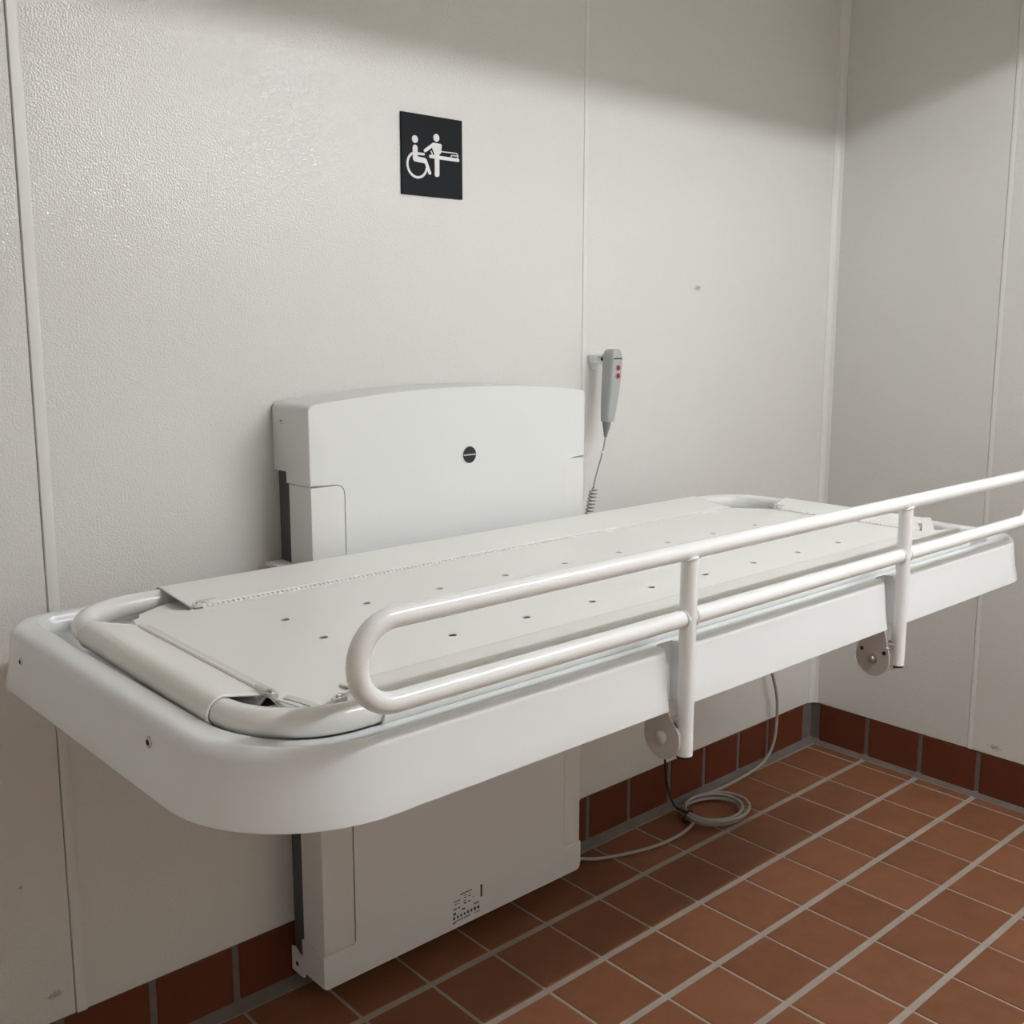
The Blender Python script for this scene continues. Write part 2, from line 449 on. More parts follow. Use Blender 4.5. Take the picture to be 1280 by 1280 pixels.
cover = obj('cover', bm, M['cover'], lift, smooth=35)
# side panels, set back a little in the waist of the cover
def side_panel(x0, x1, outer):
    bm = bmesh.new()
    pts = round_poly([(x0, ZB_ + .0005, 0), (x1, ZB_ + .0005, 0), (x1, ZC - .0015, 0.0165 if outer < 0 else 0), (x0, ZC - .0015, 0.0165 if outer > 0 else 0)], 10)
    prism(bm, pts, 'y', BY + 0.0012, -0.052, bev=0.0022, seg=3)
    return obj('side_panel', bm, M['strip'], lift, smooth=35)
side_panel(BX0 + 0.0015, SX0 - 0.001, -1)
side_panel(SX1 + 0.001, BX1 - 0.0015, 1)
# flange around the foot of the cover
bm = bmesh.new()
prism(bm, [(BX0 - .002, ZF + .004), (BX0 + .05, ZF + .004), (BX0 + .05, ZB_ - .002), (BX0 - .002, ZB_ - .002)], 'y', BY - 0.001, -0.05, bev=0.003)
prism(bm, [(BX1 - .05, ZF + .014), (BX1 + .002, ZF + .014), (BX1 + .002, ZB_ - .002), (BX1 - .05, ZB_ - .002)], 'y', BY - 0.001, -0.05, bev=0.003)
obj('foot_cap', bm, M['cover'], lift, smooth=35)
# guide rails in the gap between panel and wall
for x0 in (BX0 + .006, BX1 - .026):
    bm = bmesh.new(); box(bm, x0 + .004, x0 + .02, -0.051, -0.002, 0.03, 1.004)
    obj('guide_rail', bm, M['gasket'], lift, smooth=0)
# wall bracket at the foot
bm = bmesh.new()
prism(bm, round_poly([(-0.046, 0.030, 0.004), (-0.002, 0.030, 0.0), (-0.002, 0.078, 0), (-0.012, 0.080, 0.004), (-0.03, 0.072, .006), (-0.046, 0.070, 0.004)]), 'x', BX0 + 0.002, BX0 + 0.0055)
fb = obj('foot_bracket', bm, M['steel_white'], lift, smooth=30)
bm = bmesh.new(); cyl(bm, (BX0 + 0.0019, -0.022, 0.050), (BX0 + 0.001, -0.022, 0.050), 0.0045, n=14)
obj('screw', bm, M['hole'], fb)
# side screw near the top
bm = bmesh.new(); cyl(bm, (BX0 + .001, -0.037, 1.094), (BX0 - 0.0012, -0.037, 1.094), 0.0062, 0.0056, n=16, dome=0.0008)
s_ = obj('screw', bm, M['metal'], lift)
bm = bmesh.new(); box(bm, BX0 - 0.0024, BX0 - 0.0018, -0.0405, -0.0335, 1.0932, 1.0948)
obj('screw_slot', bm, M['hole'], s_, smooth=0)
# round black badge with a pale bar
bc = (-1.4495, 1.0135)
bm = bmesh.new(); cyl(bm, (bc[0], BY + .002, bc[1]), (bc[0], BY - 0.0012, bc[1]), 0.0190, 0.0182, n=36)
rg = obj('badge_rim', bm, M['cover'], lift)
bm = bmesh.new(); cyl(bm, (bc[0], BY - .001, bc[1]), (bc[0], BY - 0.0017, bc[1]), 0.0160, n=36)
bd = obj('badge', bm, M['dark'], rg)
bm = bmesh.new(); box(bm, bc[0] - .0145, bc[0] + .0145, BY - 0.0022, BY - 0.0016, bc[1] - .0012, bc[1] + .0012)
obj('badge_bar', bm, M['zinc'], bd, smooth=0)
# printed rating label: small rows of dark print
bm = bmesh.new()
def mark(x0, x1, z0, z1): box(bm, x0, x1, BY - 0.0005, BY + 0.0002, z0, z1)
lx, lz = -1.5, 0.053
mark(lx + .0735, lx + .0785, lz + .036, lz + .063)
rows = [(.060, [(.020, .050, .0022)]), (.055, [(.028, .036, .001), (.043, .047, .001)]), (.0495, [(.003, .019, .0020), (.030, .036, .0016), (.041, .047, .0016)]),
        (.0435, [(.003, .019, .0013), (.028, .034, .0015), (.052, .056, .001)]), (.0375, [(.029, .036, .0026), (.040, .048, .0018)]),
        (.0325, [(.002, .010, .003), (.013, .019, .0026)]), (.0255, [(.024, .032, .003), (.056, .072, .003)]), (.0215, [(.002, .008, .005)]),
        (.0125, [(.001, .006, .0055), (.011, .0155, .0055), (.020, .0245, .0055), (.029, .033, .0055), (.0375, .0425, .0065), (.047, .051, .0065), (.0555, .0605, .007), (.065, .070, .0065)]),
        (.006, [(.006, .046, .0022), (.058, .072, .0015)]), (.003, [(.0005, .006, .0035)])]
for z, segs in rows:
    for a, b_, h in segs:
        if b_ - a > .012:                                   # lines of words
            x = a
            while x < b_ - .002:
                w = random.uniform(.0025, .006); mark(lx + x, lx + min(x + w, b_), lz + z, lz + z + h); x += w + .0012
        else: mark(lx + a, lx + b_, lz + z, lz + z + h)
obj('rating_label', bm, M['print'], lift, smooth=0, label='small block of dark printed text and symbols')

# ------------------------------------------------------------------ changing table
tb = thing('changing_table', 'long white wall-mounted adult changing table with cream fabric bed and side rail', 'changing table', (-1.466, -0.48, 0.75))
ZT = 0.765
SXL, SXR, SYF, SYB = -2.317, -0.562, -0.8405, -0.102
POST = (-1.683, -1.131)
def rr_path(x0, x1, y0, y1, rads, nc=14, xs_front=(), xs_back=()):
    """rounded rectangle, counter-clockwise from the front-left; rads: FL, FR, BR, BL; extra points along the front."""
    out = []
    fl, fr, br, bl = rads
    def arc(cx, cy, r, a0):
        for j in range(nc + 1):
            a = a0 + PI / 2 * j / nc; out.append((cx + r * math.cos(a), cy + r * math.sin(a)))
    arc(x0 + fl, y0 + fl, fl, PI)
    for x in xs_front: out.append((x, y0))
    arc(x1 - fr, y0 + fr, fr, PI * 1.5)
    arc(x1 - br, y1 - br, br, 0)
    for x in xs_back: out.append((x, y1))
    arc(x0 + bl, y1 - bl, bl, PI / 2)
    return out
fx = []
for px in POST:
    for d in (-.040, -.030, -.0235, -.0225, -.0215, -.020, -.018, -.015, 0, .015, .018, .020, .0215, .0225, .0235, .030, .040): fx.append(px + d)
GD = 0.030
bx_ = [-1.466 + d for d in (.40, .375, .369, .363, .357, .351, .345, .33, .2, 0, -.2, -.33, -.345, -.351, -.357, -.363, -.369, -.375, -.40)]
def groove(x):
    g = 0
    for px in POST:
        d = abs(x - px)
        if d < 0.0235:
            t = min(1, max(0, (0.0235 - d) / 0.0065)); g = max(g, GD * (1 - math.sqrt(max(0, 1 - t * t))) if t < 1 else GD)
    return g
ZTOP = ZT + 0.0825
def profile(r):
    f = min(1, max(0, (0.016 - r) / 0.006))                     # 1 on the front, where the lip dips behind its ridge
    p = [(0.010, ZT + .030), (0.0065, ZT + 0.002), (0.004, ZT), (0.0, ZT + .0015), (0.0, ZT + .004), (0.0055, ZT + .028), (0.0105, ZTOP - r)]
    for k in range(1, 9):                                       # shoulder
        a = k / 8 * PI / 2
        p.append((0.0105 + r * (1 - math.cos(a)), ZTOP - r + r * math.sin(a)))
    e = 0.0105 + r
    p += [(e + 0.003, ZTOP + .0002 - .0012 * f), (e + (0.0445 - e) * .5, ZTOP + .0005 - .0065 * f), (0.0445 + .004 * f, ZTOP + .0008 - .0086 * f), (0.0480 + .009 * f, ZTOP - .0004 - .0080 * f), (0.0500 + .0105 * f, ZTOP - .0025 - .0063 * f),
          (0.0520 + .0105 * f, ZTOP - .008 - .0035 * f), (0.0570 + .007 * f, ZTOP - .015), (0.070, ZTOP - .022 + .004 * f), (0.085, ZTOP - .0235), (0.10, ZTOP - .0235)]
    return p
def shoulder_r(x, y):
    t = min(1, max(0, (y - SYF - 0.005) / 0.11)); t = t * t * (3 - 2 * t)
    return 0.010 + 0.006 * t
def skew(x, y):
    w = min(1, max(0, (-1.75 - x) / 0.35))
    return x + 0.024 * w * max(0, -0.19 - y)
bm = bmesh.new(); rings = []
R0 = (0.165, 0.12, 0.09, 0.085)
base = rr_path(SXL, SXR, SYF, SYB, R0, xs_front=fx, xs_back=bx_)
rads_ = [shoulder_r(x, y) for x, y in base]
profs = {r_: profile(r_) for r_ in set(rads_)}
for k_ in range(len(profile(0.011))):
    ring = []
    for i_ in range(len(base)):
        ins, z = profs[rads_[i_]][k_]
        (x, y) = rr_path(SXL + ins, SXR - ins, SYF + ins, SYB - ins * 0.8, [max(rd - ins, 0.012) for rd in R0], xs_front=fx, xs_back=bx_)[i_]
        if base[i_][1] < SYF + 1e-5 and 0.0 <= ins < 0.034 and SXL + .2 < x < SXR - .2:
            g = groove(x)
            if g > ins: y = SYF + g + (0.006, 0.004, 0.002)[k_] if k_ < 3 else SYF + g
        # the back is cut in a little to clear the lift column
        if y > -0.3:
            t = min(1, max(0, (0.375 - abs(x + 1.466)) / 0.03)); t = t * t * (3 - 2 * t)
            y = min(y, SYB - 0.029 * t - ins * 0.3)
        ring.append(bm.verts.new((skew(x, y), y, z)))
    rings.append(ring)
n = len(rings[0])
for a, b_ in zip(rings, rings[1:]):
    for i in range(n): bm.faces.new((a[i], a[(i + 1) % n], b_[(i + 1) % n], b_[i]))
bm.faces.new(rings[-1]); bm.faces.new(rings[0])
shell = obj('shell', bm, M['shell'], tb, smooth=50)
# screws in the left end of the shell
for (y, z) in ((-0.222, 0.813), (-0.619, 0.8200)):
    xo = skew(SXL + 0.0100, y)
    bm = bmesh.new(); cyl(bm, (xo + .004, y, z), (xo - 0.0022, y, z), 0.0072, 0.0064, n=16, dome=0.0008)
    s_ = obj('screw', bm, M['metal'], shell)
    bm = bmesh.new(); cyl(bm, (xo - 0.0026, y, z), (xo - 0.0034, y, z), 0.0034, n=6)
    obj('screw_socket', bm, M['hole'], s_)
# bed frame tube
TX0, TX1, TY0, TY1, TZ, TR = -2.238, -0.694, -0.770, -0.180, 0.853, 0.0160
bm = bmesh.new()
P = rr_path(TX0, TX1, TY0, TY1, (0.105,) * 4, nc=16)
# even up long spans
PP = []
for i, p in enumerate(P):
    PP.append((p[0], p[1], TZ)); q_ = P[(i + 1) % len(P)]
    L_ = math.hypot(q_[0] - p[0], q_[1] - p[1])
    if L_ > 0.05:
        for k in range(1, 4): PP.append((p[0] + (q_[0] - p[0]) * k / 4, p[1] + (q_[1] - p[1]) * k / 4, TZ))
PP = [p for i, p in enumerate(PP) if (Vector(p) - Vector(PP[i - 1])).length > 1e-5]
tube(bm, PP, TR, n=20, closed=True)
obj('frame_tube', bm, M['tube_cream'], tb, smooth=60)
# supports of the tube on the shell, hidden below
for x in (-2.0, -1.466, -0.93):
    bm = bmesh.new(); box(bm, x - .015, x + .015, TY0 + .012, TY1 - .006, TZ - .031, TZ - TR + .002, .002, 1)
    obj('cross_bar', bm, M['steel_white'], tb, smooth=0)

# fabric sheet with drain holes
ZFAB = 0.8585
ZXL, ZXR, ZYF, ZYB = -2.186, -0.772, -0.698, -0.288           # zip lines
sheet_outline = [(-2.128, TY0 + .018), (-0.81, TY0 + .020), (ZXR, -0.698), (ZXR, -0.36), (-0.835, ZYB), (-2.098, ZYB), (-2.13, -0.262), (-2.178, -0.285), (ZXL, -0.325), (ZXL, -0.680), (-2.192, -0.710), (-2.172, -0.738)]
holes = []
for k in range(9): holes.append((-2.021 + 0.1322 * k, -0.421 - 0.0025 * k))
for k in range(8): holes.append((-1.894 + 0.1288 * k, -0.630 - 0.0024 * k))
holes += [(-2.025, -0.527), (-2.036, -0.612)]
cu = bpy.data.curves.new('fabric_sheet', 'CURVE'); cu.dimensions = '2D'; cu.fill_mode = 'BOTH'; cu.extrude = 0.0010
def poly_spline(pts):
    s = cu.splines.new('POLY'); s.points.add(len(pts) - 1)
    for p, c in zip(s.points, pts): p.co = (c[0], c[1], 0, 1)
    s.use_cyclic_u = True
poly_spline(sheet_outline)
for (hx, hy) in holes:
    poly_spline([(hx + 0.0062 * math.cos(-2 * PI * k / 14), hy + 0.0062 * math.sin(-2 * PI * k / 14)) for k in range(14)])
tmp = bpy.data.objects.new('fabric_sheet_curve', cu); COL.objects.link(tmp)
dg = bpy.context.evaluated_depsgraph_get()
me = bpy.data.meshes.new_from_object(tmp.evaluated_get(dg)); me.name = 'fabric_sheet'
bpy.data.objects.remove(tmp); bpy.data.curves.remove(cu)
for v in me.vertices: v.co.z += ZFAB
me.materials.clear(); me.materials.append(M['fabric'])
sheet = bpy.data.objects.new('fabric_sheet', me); COL.objects.link(sheet)
sheet.parent = tb; sheet.matrix_parent_inverse = tb.matrix_world.inverted()

# fabric sleeves zipped round the tube
def sleeve(name, p_tube0, p_tube1, zip0, zip1, slack=0.0):
    """Teardrop loop of cloth from the zip line over the tube and back under to the zip."""
    a, b_ = Vector((*p_tube0, TZ)), Vector((*p_tube1, TZ))
    za, zb = Vector((*zip0, 0)), Vector((*zip1, 0))
    bm = bmesh.new(); loops = []
    NS = 24
    for i in range(NS + 1):
        t = i / NS
        c = a.lerp(b_, t); z_ = za.lerp(zb, t)
        inward = Vector((z_.x - c.x, z_.y - c.y, 0)); d = inward.length; inward.normalize()
        rr = TR + 0.0022
        h = ZFAB + 0.0022 - TZ
        # top tangent from the zip point (d,h) to the circle
        D = math.hypot(d, h); base = math.atan2(h, d); al = math.acos(min(1, rr / D))
        at = base + al; ab = base - al
        pts = []
        tp = (rr * math.cos(at), rr * math.sin(at)); bp_ = (rr * math.cos(ab), rr * math.sin(ab))
        for k in range(5):
            s = k / 5; sag = -slack * math.sin(PI * s) * 0.5
            pts.append((d + (tp[0] - d) * s, h + (tp[1] - h) * s + sag))
        for k in range(15):
            ang = at + (2 * PI - 2 * al) * k / 14
            pts.append((rr * math.cos(ang), rr * math.sin(ang)))
        for k in range(1, 6):
            s = k / 5; sag = -0.006 * math.sin(PI * s)
            pts.append((bp_[0] + (d - bp_[0]) * s, bp_[1] + (h - 0.0016 - bp_[1]) * s + sag))
        loops.append([bm.verts.new(c + inward * u + Vector((0, 0, w))) for u, w in pts])
    for l0, l1 in zip(loops, loops[1:]):
        for k in range(len(l0) - 1): bm.faces.new((l0[k], l0[k + 1], l1[k + 1], l1[k]))
    e0 = [v.co.copy() for v in loops[0]]; e1 = [v.co.copy() for v in loops[-1]]
    o = obj(name, bm, M['fabric'], tb, smooth=60)
    so = o.modifiers.new('cloth', 'SOLIDIFY'); so.thickness = 0.0012; so.offset = 0
    # bound hems at both ends
    for e in (e0, e1):
        bm = bmesh.new(); tube(bm, e, 0.0016, n=8)
        obj('hem', bm, M['fabric_edge'], o)
    return o
s_back = sleeve('fabric_sleeve', (-2.094, TY1), (-0.830, TY1), (-2.092, ZYB + .002), (-0.842, ZYB + .002))
s_left = sleeve('fabric_sleeve', (TX0, -0.300), (TX0, -0.672), (ZXL - .001, -0.322), (ZXL - .001, -0.672))
s_right = sleeve('fabric_sleeve', (TX1, -0.335), (TX1, -0.672), (ZXR, -0.352), (ZXR, -0.690))
s_front = sleeve('fabric_sleeve', (-2.110, TY0), (-0.760, TY0), (-2.110, ZYF - .002), (-0.775, ZYF - .002))

def zipper(p0, p1, width=0.011, teeth=True, cord=False):
    a, b_ = Vector((*p0, ZFAB + .0012)), Vector((*p1, ZFAB + .0012))
    d = (b_ - a); L_ = d.length; d.normalize(); s = Vector((-d.y, d.x, 0))
    bm = bmesh.new()
    def quadbox(c0, c1, w, h0, h1):
        v = [c0 - s * w, c0 + s * w, c1 + s * w, c1 - s * w]
        lo = [bm.verts.new(x + Vector((0, 0, h0))) for x in v]; hi = [bm.verts.new(x + Vector((0, 0, h1))) for x in v]
        bm.faces.new(lo); bm.faces.new(hi)
        for i in range(4): bm.faces.new((lo[i], lo[(i + 1) % 4], hi[(i + 1) % 4], hi[i]))
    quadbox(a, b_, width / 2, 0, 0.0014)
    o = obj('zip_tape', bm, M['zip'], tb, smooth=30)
    if cord:
        bm = bmesh.new(); tube(bm, [a + Vector((0, 0, .0022)), b_ + Vector((0, 0, .0022))], 0.0030, n=10)
        obj('piping', bm, M['fabric_edge'], o)
    if not teeth: return o
    bm = bmesh.new(); tube(bm, [a + s * (width / 2) + Vector((0, 0, .0012)), b_ + s * (width / 2) + Vector((0, 0, .0016))], 0.0028, n=8)
    obj('piping', bm, M['fabric_edge'], o)
    bm = bmesh.new()
    nt_ = int(L_ / 0.0080)
    for k in range(nt_):
        c = a + d * (k + .2) * L_ / nt_; quadbox(c, c + d * (L_ / nt_) * .6, 0.0044, 0.0012, 0.0030)
    t_ = obj('zip_teeth', bm, M['fabric_edge'], o, smooth=0)
    t_['kind'] = 'stuff'
    return o
def slider(p, ang, parent, tail=True):
    c = Vector((*p, ZFAB + .0028)); rot = Matrix.Rotation(ang, 4, 'Z')
    def place(bm):
        bmesh.ops.transform(bm, matrix=Matrix.Translation(c) @ rot, verts=bm.verts)
    bm = bmesh.new()
    prism(bm, round_poly([(-0.0085, -0.0045, .002), (0.0085, -0.0062, .003), (0.0085, 0.0062, .003), (-0.0085, 0.0045, .002)]), 'z', 0.0005, 0.0055, bev=0.001, seg=2, bevel_end='b')
    place(bm); o = obj('zip_slider', bm, M['zinc'], parent)
    bm = bmesh.new()
    box(bm, -0.0035, 0.0035, -0.0018, 0.0018, 0.005, 0.0085, .0006, 1); place(bm)
    obj('bridge', bm, M['metal'], o)
    if tail:
        bm = bmesh.new()
        prism(bm, round_poly([(0.002, -0.0035, .001), (0.027, -0.0028, .002), (0.027, 0.0028, .002), (0.002, 0.0035, .001)]), 'z', 0.0072, 0.0086)
        place(bm); obj('pull_tab', bm, M['zinc'], o)
    return o
z_back = zipper((-2.080, ZYB), (-0.842, ZYB)); slider((-2.083, ZYB + .001), 0.05, z_back)
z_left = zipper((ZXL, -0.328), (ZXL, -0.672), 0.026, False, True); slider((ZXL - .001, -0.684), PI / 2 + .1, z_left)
z_right = zipper((ZXR, -0.360), (ZXR, -0.690)); slider((ZXR, -0.354), -PI / 2, z_right, True)
z_front = zipper((-2.10, ZYF), (-0.79, ZYF), 0.004, False); slider((-2.140, -0.7455), 0.2, z_front)
# lower layer of cloth showing in the open corners
bm = bmesh.new()
bm.faces.new([bm.verts.new((x, y, ZFAB - .0065)) for x, y in ((-2.160, -0.262), (-2.150, -0.236), (-2.095, -0.205), (-2.03, -0.205), (-2.03, -0.31), (-2.17, -0.33))])
o = obj('corner_flap', bm, M['fabric'], tb, smooth=0); mo = o.modifiers.new('cloth', 'SOLIDIFY'); mo.thickness = 0.0012
bm = bmesh.new()
bm.faces.new([bm.verts.new((x, y, ZFAB - .004)) for x, y in ((-2.196, -0.694), (-2.206, -0.722), (-2.186, -0.744), (-2.150, -0.756), (-2.10, -0.756), (-2.10, -0.69))])
o = obj('corner_flap', bm, M['fabric'], tb, smooth=0); mo = o.modifiers.new('cloth', 'SOLIDIFY'); mo.thickness = 0.0012
# loose zip tails and tabs at the corners
bm = bmesh.new()
P0 = catmull([(ZXL + .004, -0.696, ZFAB + .003), (ZXL + .004, -0.714, ZFAB + .006), (-2.176, -0.735, ZFAB + .005), (-2.170, -0.752, ZFAB + .003)], 6)
for sgn in (-1, 1):
    va = [bm.verts.new(p + Vector((sgn * 0.0022, 0, 0.0))) for p in P0]
    vb = [bm.verts.new(p + Vector((sgn * 0.0090, 0.002, 0.0012))) for p in P0]
    for i in range(len(P0) - 1): bm.faces.new((va[i], va[i + 1], vb[i + 1], vb[i]))
o = obj('zip_tail', bm, M['zip'], tb); mo = o.modifiers.new('cloth', 'SOLIDIFY'); mo.thickness = 0.0016
bm = bmesh.new()
A = [(-0.776, -0.700, ZFAB + .001), (-0.765, -0.722, ZFAB + .002), (-0.727, -0.692, ZFAB + .022), (-0.736, -0.680, ZFAB + .022)]
bm.faces.new([bm.verts.new(v) for v in A])
o = obj('corner_tab', bm, M['zip'], tb); mo = o.modifiers.new('cloth', 'SOLIDIFY'); mo.thickness = 0.0022

# safety rail
RY, RZ1, RZ0, RRAD = -0.848, 0.9765, 0.8895, 0.0112
RX0, RX1 = -2.183, -0.636
rc_ = (RZ1 - RZ0) / 2
bm = bmesh.new(); pts = []
for j in range(17):
    a = PI / 2 + PI * j / 16; pts.append((RX0 + rc_ + rc_ * math.cos(a), RY, (RZ0 + RZ1) / 2 + rc_ * math.sin(a)))
for k in range(1, 12): pts.append((RX0 + rc_ + (RX1 - RX0 - 2 * rc_) * k / 12, RY, RZ0))
for j in range(17):
    a = -PI / 2 + PI * j / 16; pts.append((RX1 - rc_ + rc_ * math.cos(a), RY, (RZ0 + RZ1) / 2 + rc_ * math.sin(a)))
for k in range(1, 12): pts.append((RX1 - rc_ - (RX1 - RX0 - 2 * rc_) * k / 12, RY, RZ1))
tube(bm, pts, RRAD, n=20, closed=True)
rail = obj('safety_rail', bm, M['steel_white'], tb, smooth=60)
for px in POST:
    bm = bmesh.new(); cyl(bm, (px, RY - .001, 0.705), (px, RY - .001, RZ1 - .006), 0.0112, n=24)
    po = obj('post', bm, M['steel_white'], rail, smooth=60)
    bm = bmesh.new(); cyl(bm, (px, RY - .001, 0.7015), (px, RY - .001, 0.7055), 0.0106, n=24)
    obj('end_cap', bm, M['dark'], rail)
    # weld beads where the rail meets the post
    for s in (-1, 1):
        bm = bmesh.new(); tube(bm, [(px + s * 0.0105, RY + 0.0118 * math.cos(a), RZ0 + 0.0118 * math.sin(a)) for a in [2 * PI * k / 16 for k in range(16)]], 0.0016, n=6, closed=True)
        obj('weld', bm, M['steel_white'], rail)
    bm = bmesh.new(); tube(bm, [(px + 0.0116 * math.cos(a), RY - .001 + 0.0116 * math.sin(a), RZ1 - 0.0112 + .004 * abs(math.sin(a)) ** 2) for a in [2 * PI * k / 16 for k in range(16)]], 0.0015, n=6, closed=True)
    obj('weld', bm, M['steel_white'], rail)
# hinge plates under the shell
for px, domed, yb, zb in ((POST[0] - 0.013, True, -0.822, 0.7245), (POST[1] - 0.013, False, -0.8125, 0.7095)):
    yc = yb
    hw = 0.030; pts = []
    for j in range(13):
        a = PI + PI * j / 12; pts.append((yc + hw * math.cos(a), zb + hw * math.sin(a)))
    pts += [(yc + hw - .002, zb + .02), (yc + hw - .006, ZT + .0285), (-0.808, ZT + .0285), (-0.812, ZT + .012), (-0.832, ZT - .004), (yc - hw + .001, zb + .012)]
    bm = bmesh.new(); prism(bm, pts, 'x', px - 0.002, px + 0.002, bev=.0006, seg=1, bevel_end='ab')
    hp = obj('hinge_plate', bm, M['bracket'], tb, smooth=30)
    bm = bmesh.new()
    if domed: cyl(bm, (px - .0015, yb, zb), (px - .004, yb, zb), 0.010, n=24, dome=0.006)
    else:
        cyl(bm, (px - .0015, yb, zb), (px - .003, yb, zb), 0.0095, n=24)
        cyl(bm, (px - .003, yb, zb), (px - .008, yb, zb), 0.0068, 0.0062, n=16, dome=.0015)
    obj('bolt', bm, M['bracket'] if domed else M['metal'], hp)
    if not domed:
        for dy in (-0.0205, 0.0195):
            bm = bmesh.new(); cyl(bm, (px - .0019, yb + dy, zb + .0135), (px - .0025, yb + dy, zb + .0135), 0.0034, n=14)
            obj('bolt_hole', bm, M['hole'], hp)
    # pin joining plate and post
    bm = bmesh.new(); cyl(bm, (px - .001, yb - .022, zb + .022), (px + .015, RY + .004, zb + .024), 0.0042, n=12)
    obj('hinge_pin', bm, M['metal'], hp)
    bm = bmesh.new(); box(bm, px + .002, px + .018, yb - .012, RY + .002, zb - .012, zb + .03, .002, 1)
    obj('hinge_block', bm, M['bracket'], hp)
# carriage: arms that carry the table on the lift column
for x0, x1 in ((BX0 - 0.032, BX0 - 0.010), (BX1 + 0.010, BX1 + 0.032)):
    bm = bmesh.new(); box(bm, x0, x1, -0.160, -0.030, 0.775, 0.800, .002, 1)
    box(bm, x0, x1 , -0.060, -0.030, 0.775, 0.842, .002, 1)
    box(bm, x0 - .004, x1 + .008, -0.066, -0.026, 0.838, 0.8445, .001, 1)
    obj('carriage_arm', bm, M['bracket'], tb, smooth=30)

# ------------------------------------------------------------------ pictogram sign
sg = thing('pictogram_sign', 'dark navy square sign with white wheelchair and changing bench pictogram', 'sign', (-1.436, 0, 1.58))
bm = bmesh.new(); box(bm, -1.436 - .0745, -1.436 + .0735, -0.004, 0.0, 1.58 - .0755, 1.58 + .0745, .0008, 1)
obj('sign_plate', bm, M['sign'], sg, smooth=0)
YS = -0.0046
def S(p): return (-1.436 + p[0] / 1000, 1.58 + p[1] / 1000)
def flat(name, polys):
    bm = bmesh.new()
    for k, pl in enumerate(polys): prism(bm, [S(p) for p in pl], 'y', YS - 0.00012 * k - (0.0004 if name == 'bench_figure' else 0), -0.0038)
    return obj(name, bm, M['sign_white'], sg, smooth=0)
def disc(c, r, k=24): return [(c[0] + r * math.cos(2 * PI * j / k), c[1] + r * math.sin(2 * PI * j / k)) for j in range(k)]
def bar(a, b_, w, k=6):
    a = Vector(a); b_ = Vector(b_); ang = math.atan2(b_.y - a.y, b_.x - a.x); out = []
    for j in range(k + 1):
        t = ang + PI / 2 + PI * j / k; out.append((a.x + w / 2 * math.cos(t), a.y + w / 2 * math.sin(t)))
    for j in range(k + 1):
        t = ang - PI / 2 + PI * j / k; out.append((b_.x + w / 2 * math.cos(t), b_.y + w / 2 * math.sin(t)))
    return out
wheel_c, wr, ww = (-38.5, -19.5), 23.0, 4.6
arc_pts = []
a0, a1 = math.radians(118), math.radians(352)
ring = []
for j in range(31): 
    a = a0 + (a1 - a0) * j / 30; ring.append((wheel_c[0] + (wr + ww / 2) * math.cos(a), wheel_c[1] + (wr + ww / 2) * math.sin(a)))
for j in range(31):
    a = a1 + (a0 - a1) * j / 30; ring.append((wheel_c[0] + (wr - ww / 2) * math.cos(a), wheel_c[1] + (wr - ww / 2) * math.sin(a)))
flat('wheelchair_figure', [disc((-42.6, 27.2), 7.0), bar((-42.6, 11.5), (-42.6, -8.0), 11.5), bar((-42.6, -8.6), (-20.0, -10.2), 10.0),
     bar((-18.5, -10.5), (-8.6, -31.5), 7.0), bar((-38, 1.3), (-22.5, 1.6), 4.6), ring])
flat('attendant_figure', [disc((8.6, 35.2), 7.2), [(-1.5, 24.8), (1.5, 25.4), (18.5, 24.9), (21.2, 23.2), (21.2, 19.0), (15.2, 3.5), (14.8, -34.5), (12.5, -37.2), (6.0, -37.4), (3.7, -35.0), (4.0, 3.5), (-1.6, 13.8)],
     bar((-0.5, 21.0), (-19.0, 8.6), 6.4), bar((18.5, 21.5), (16.6, 9.0), 5.4)])
flat('bench_figure', [bar((-6.2, -0.6), (61.5, -1.2), 6.6), bar((17.5, 10.8), (58.0, 11.2), 1.9), bar((45.0, 6.2), (58.0, 6.4), 1.7), bar((58.0, 11.2), (61.5, 7.5), 1.9), bar((61.5, 7.5), (60.0, 2.0), 1.6), bar((45, 6.2), (43.5, 2), 1.6), bar((-5, 9), (-1, 2), 2.2)])

# ------------------------------------------------------------------ hand control and its hook
hk = thing('handset_hook', 'small white wall hook holding the grey hand control', 'hook', (-0.967, 0, 1.178))
bm = bmesh.new()
prism(bm, round_poly([(-1.000, 1.193, .002), (-0.945, 1.193, .002), (-0.947, 1.166, .004), (-0.988, 1.158, .006)]), 'y', -0.004, 0.0, bev=.001)
box(bm, -1.000, -0.945, -0.040, -0.003, 1.190, 1.194, .001, 1)
prism(bm, round_poly([(-1.000, 1.192, 0), (-0.994, 1.192, 0), (-0.992, 1.176, .002), (-0.996, 1.172, .002)]), 'y', -0.030, -0.003)
obj('hook_plate', bm, M['steel_white'], hk, smooth=30)
for x in (-0.990, -0.955):
    bm = bmesh.new(); cyl(bm, (x, -0.003, 1.182), (x, -0.0062, 1.182), 0.0042, n=14)
    obj('screw', bm, M['hole'], hk)
hs = thing('hand_control', 'grey hand control with two red buttons hanging on a wall hook', 'hand control', (-0.985, -0.06, 1.04))
HX, HYF, HYB = -0.984, -0.078, -0.044
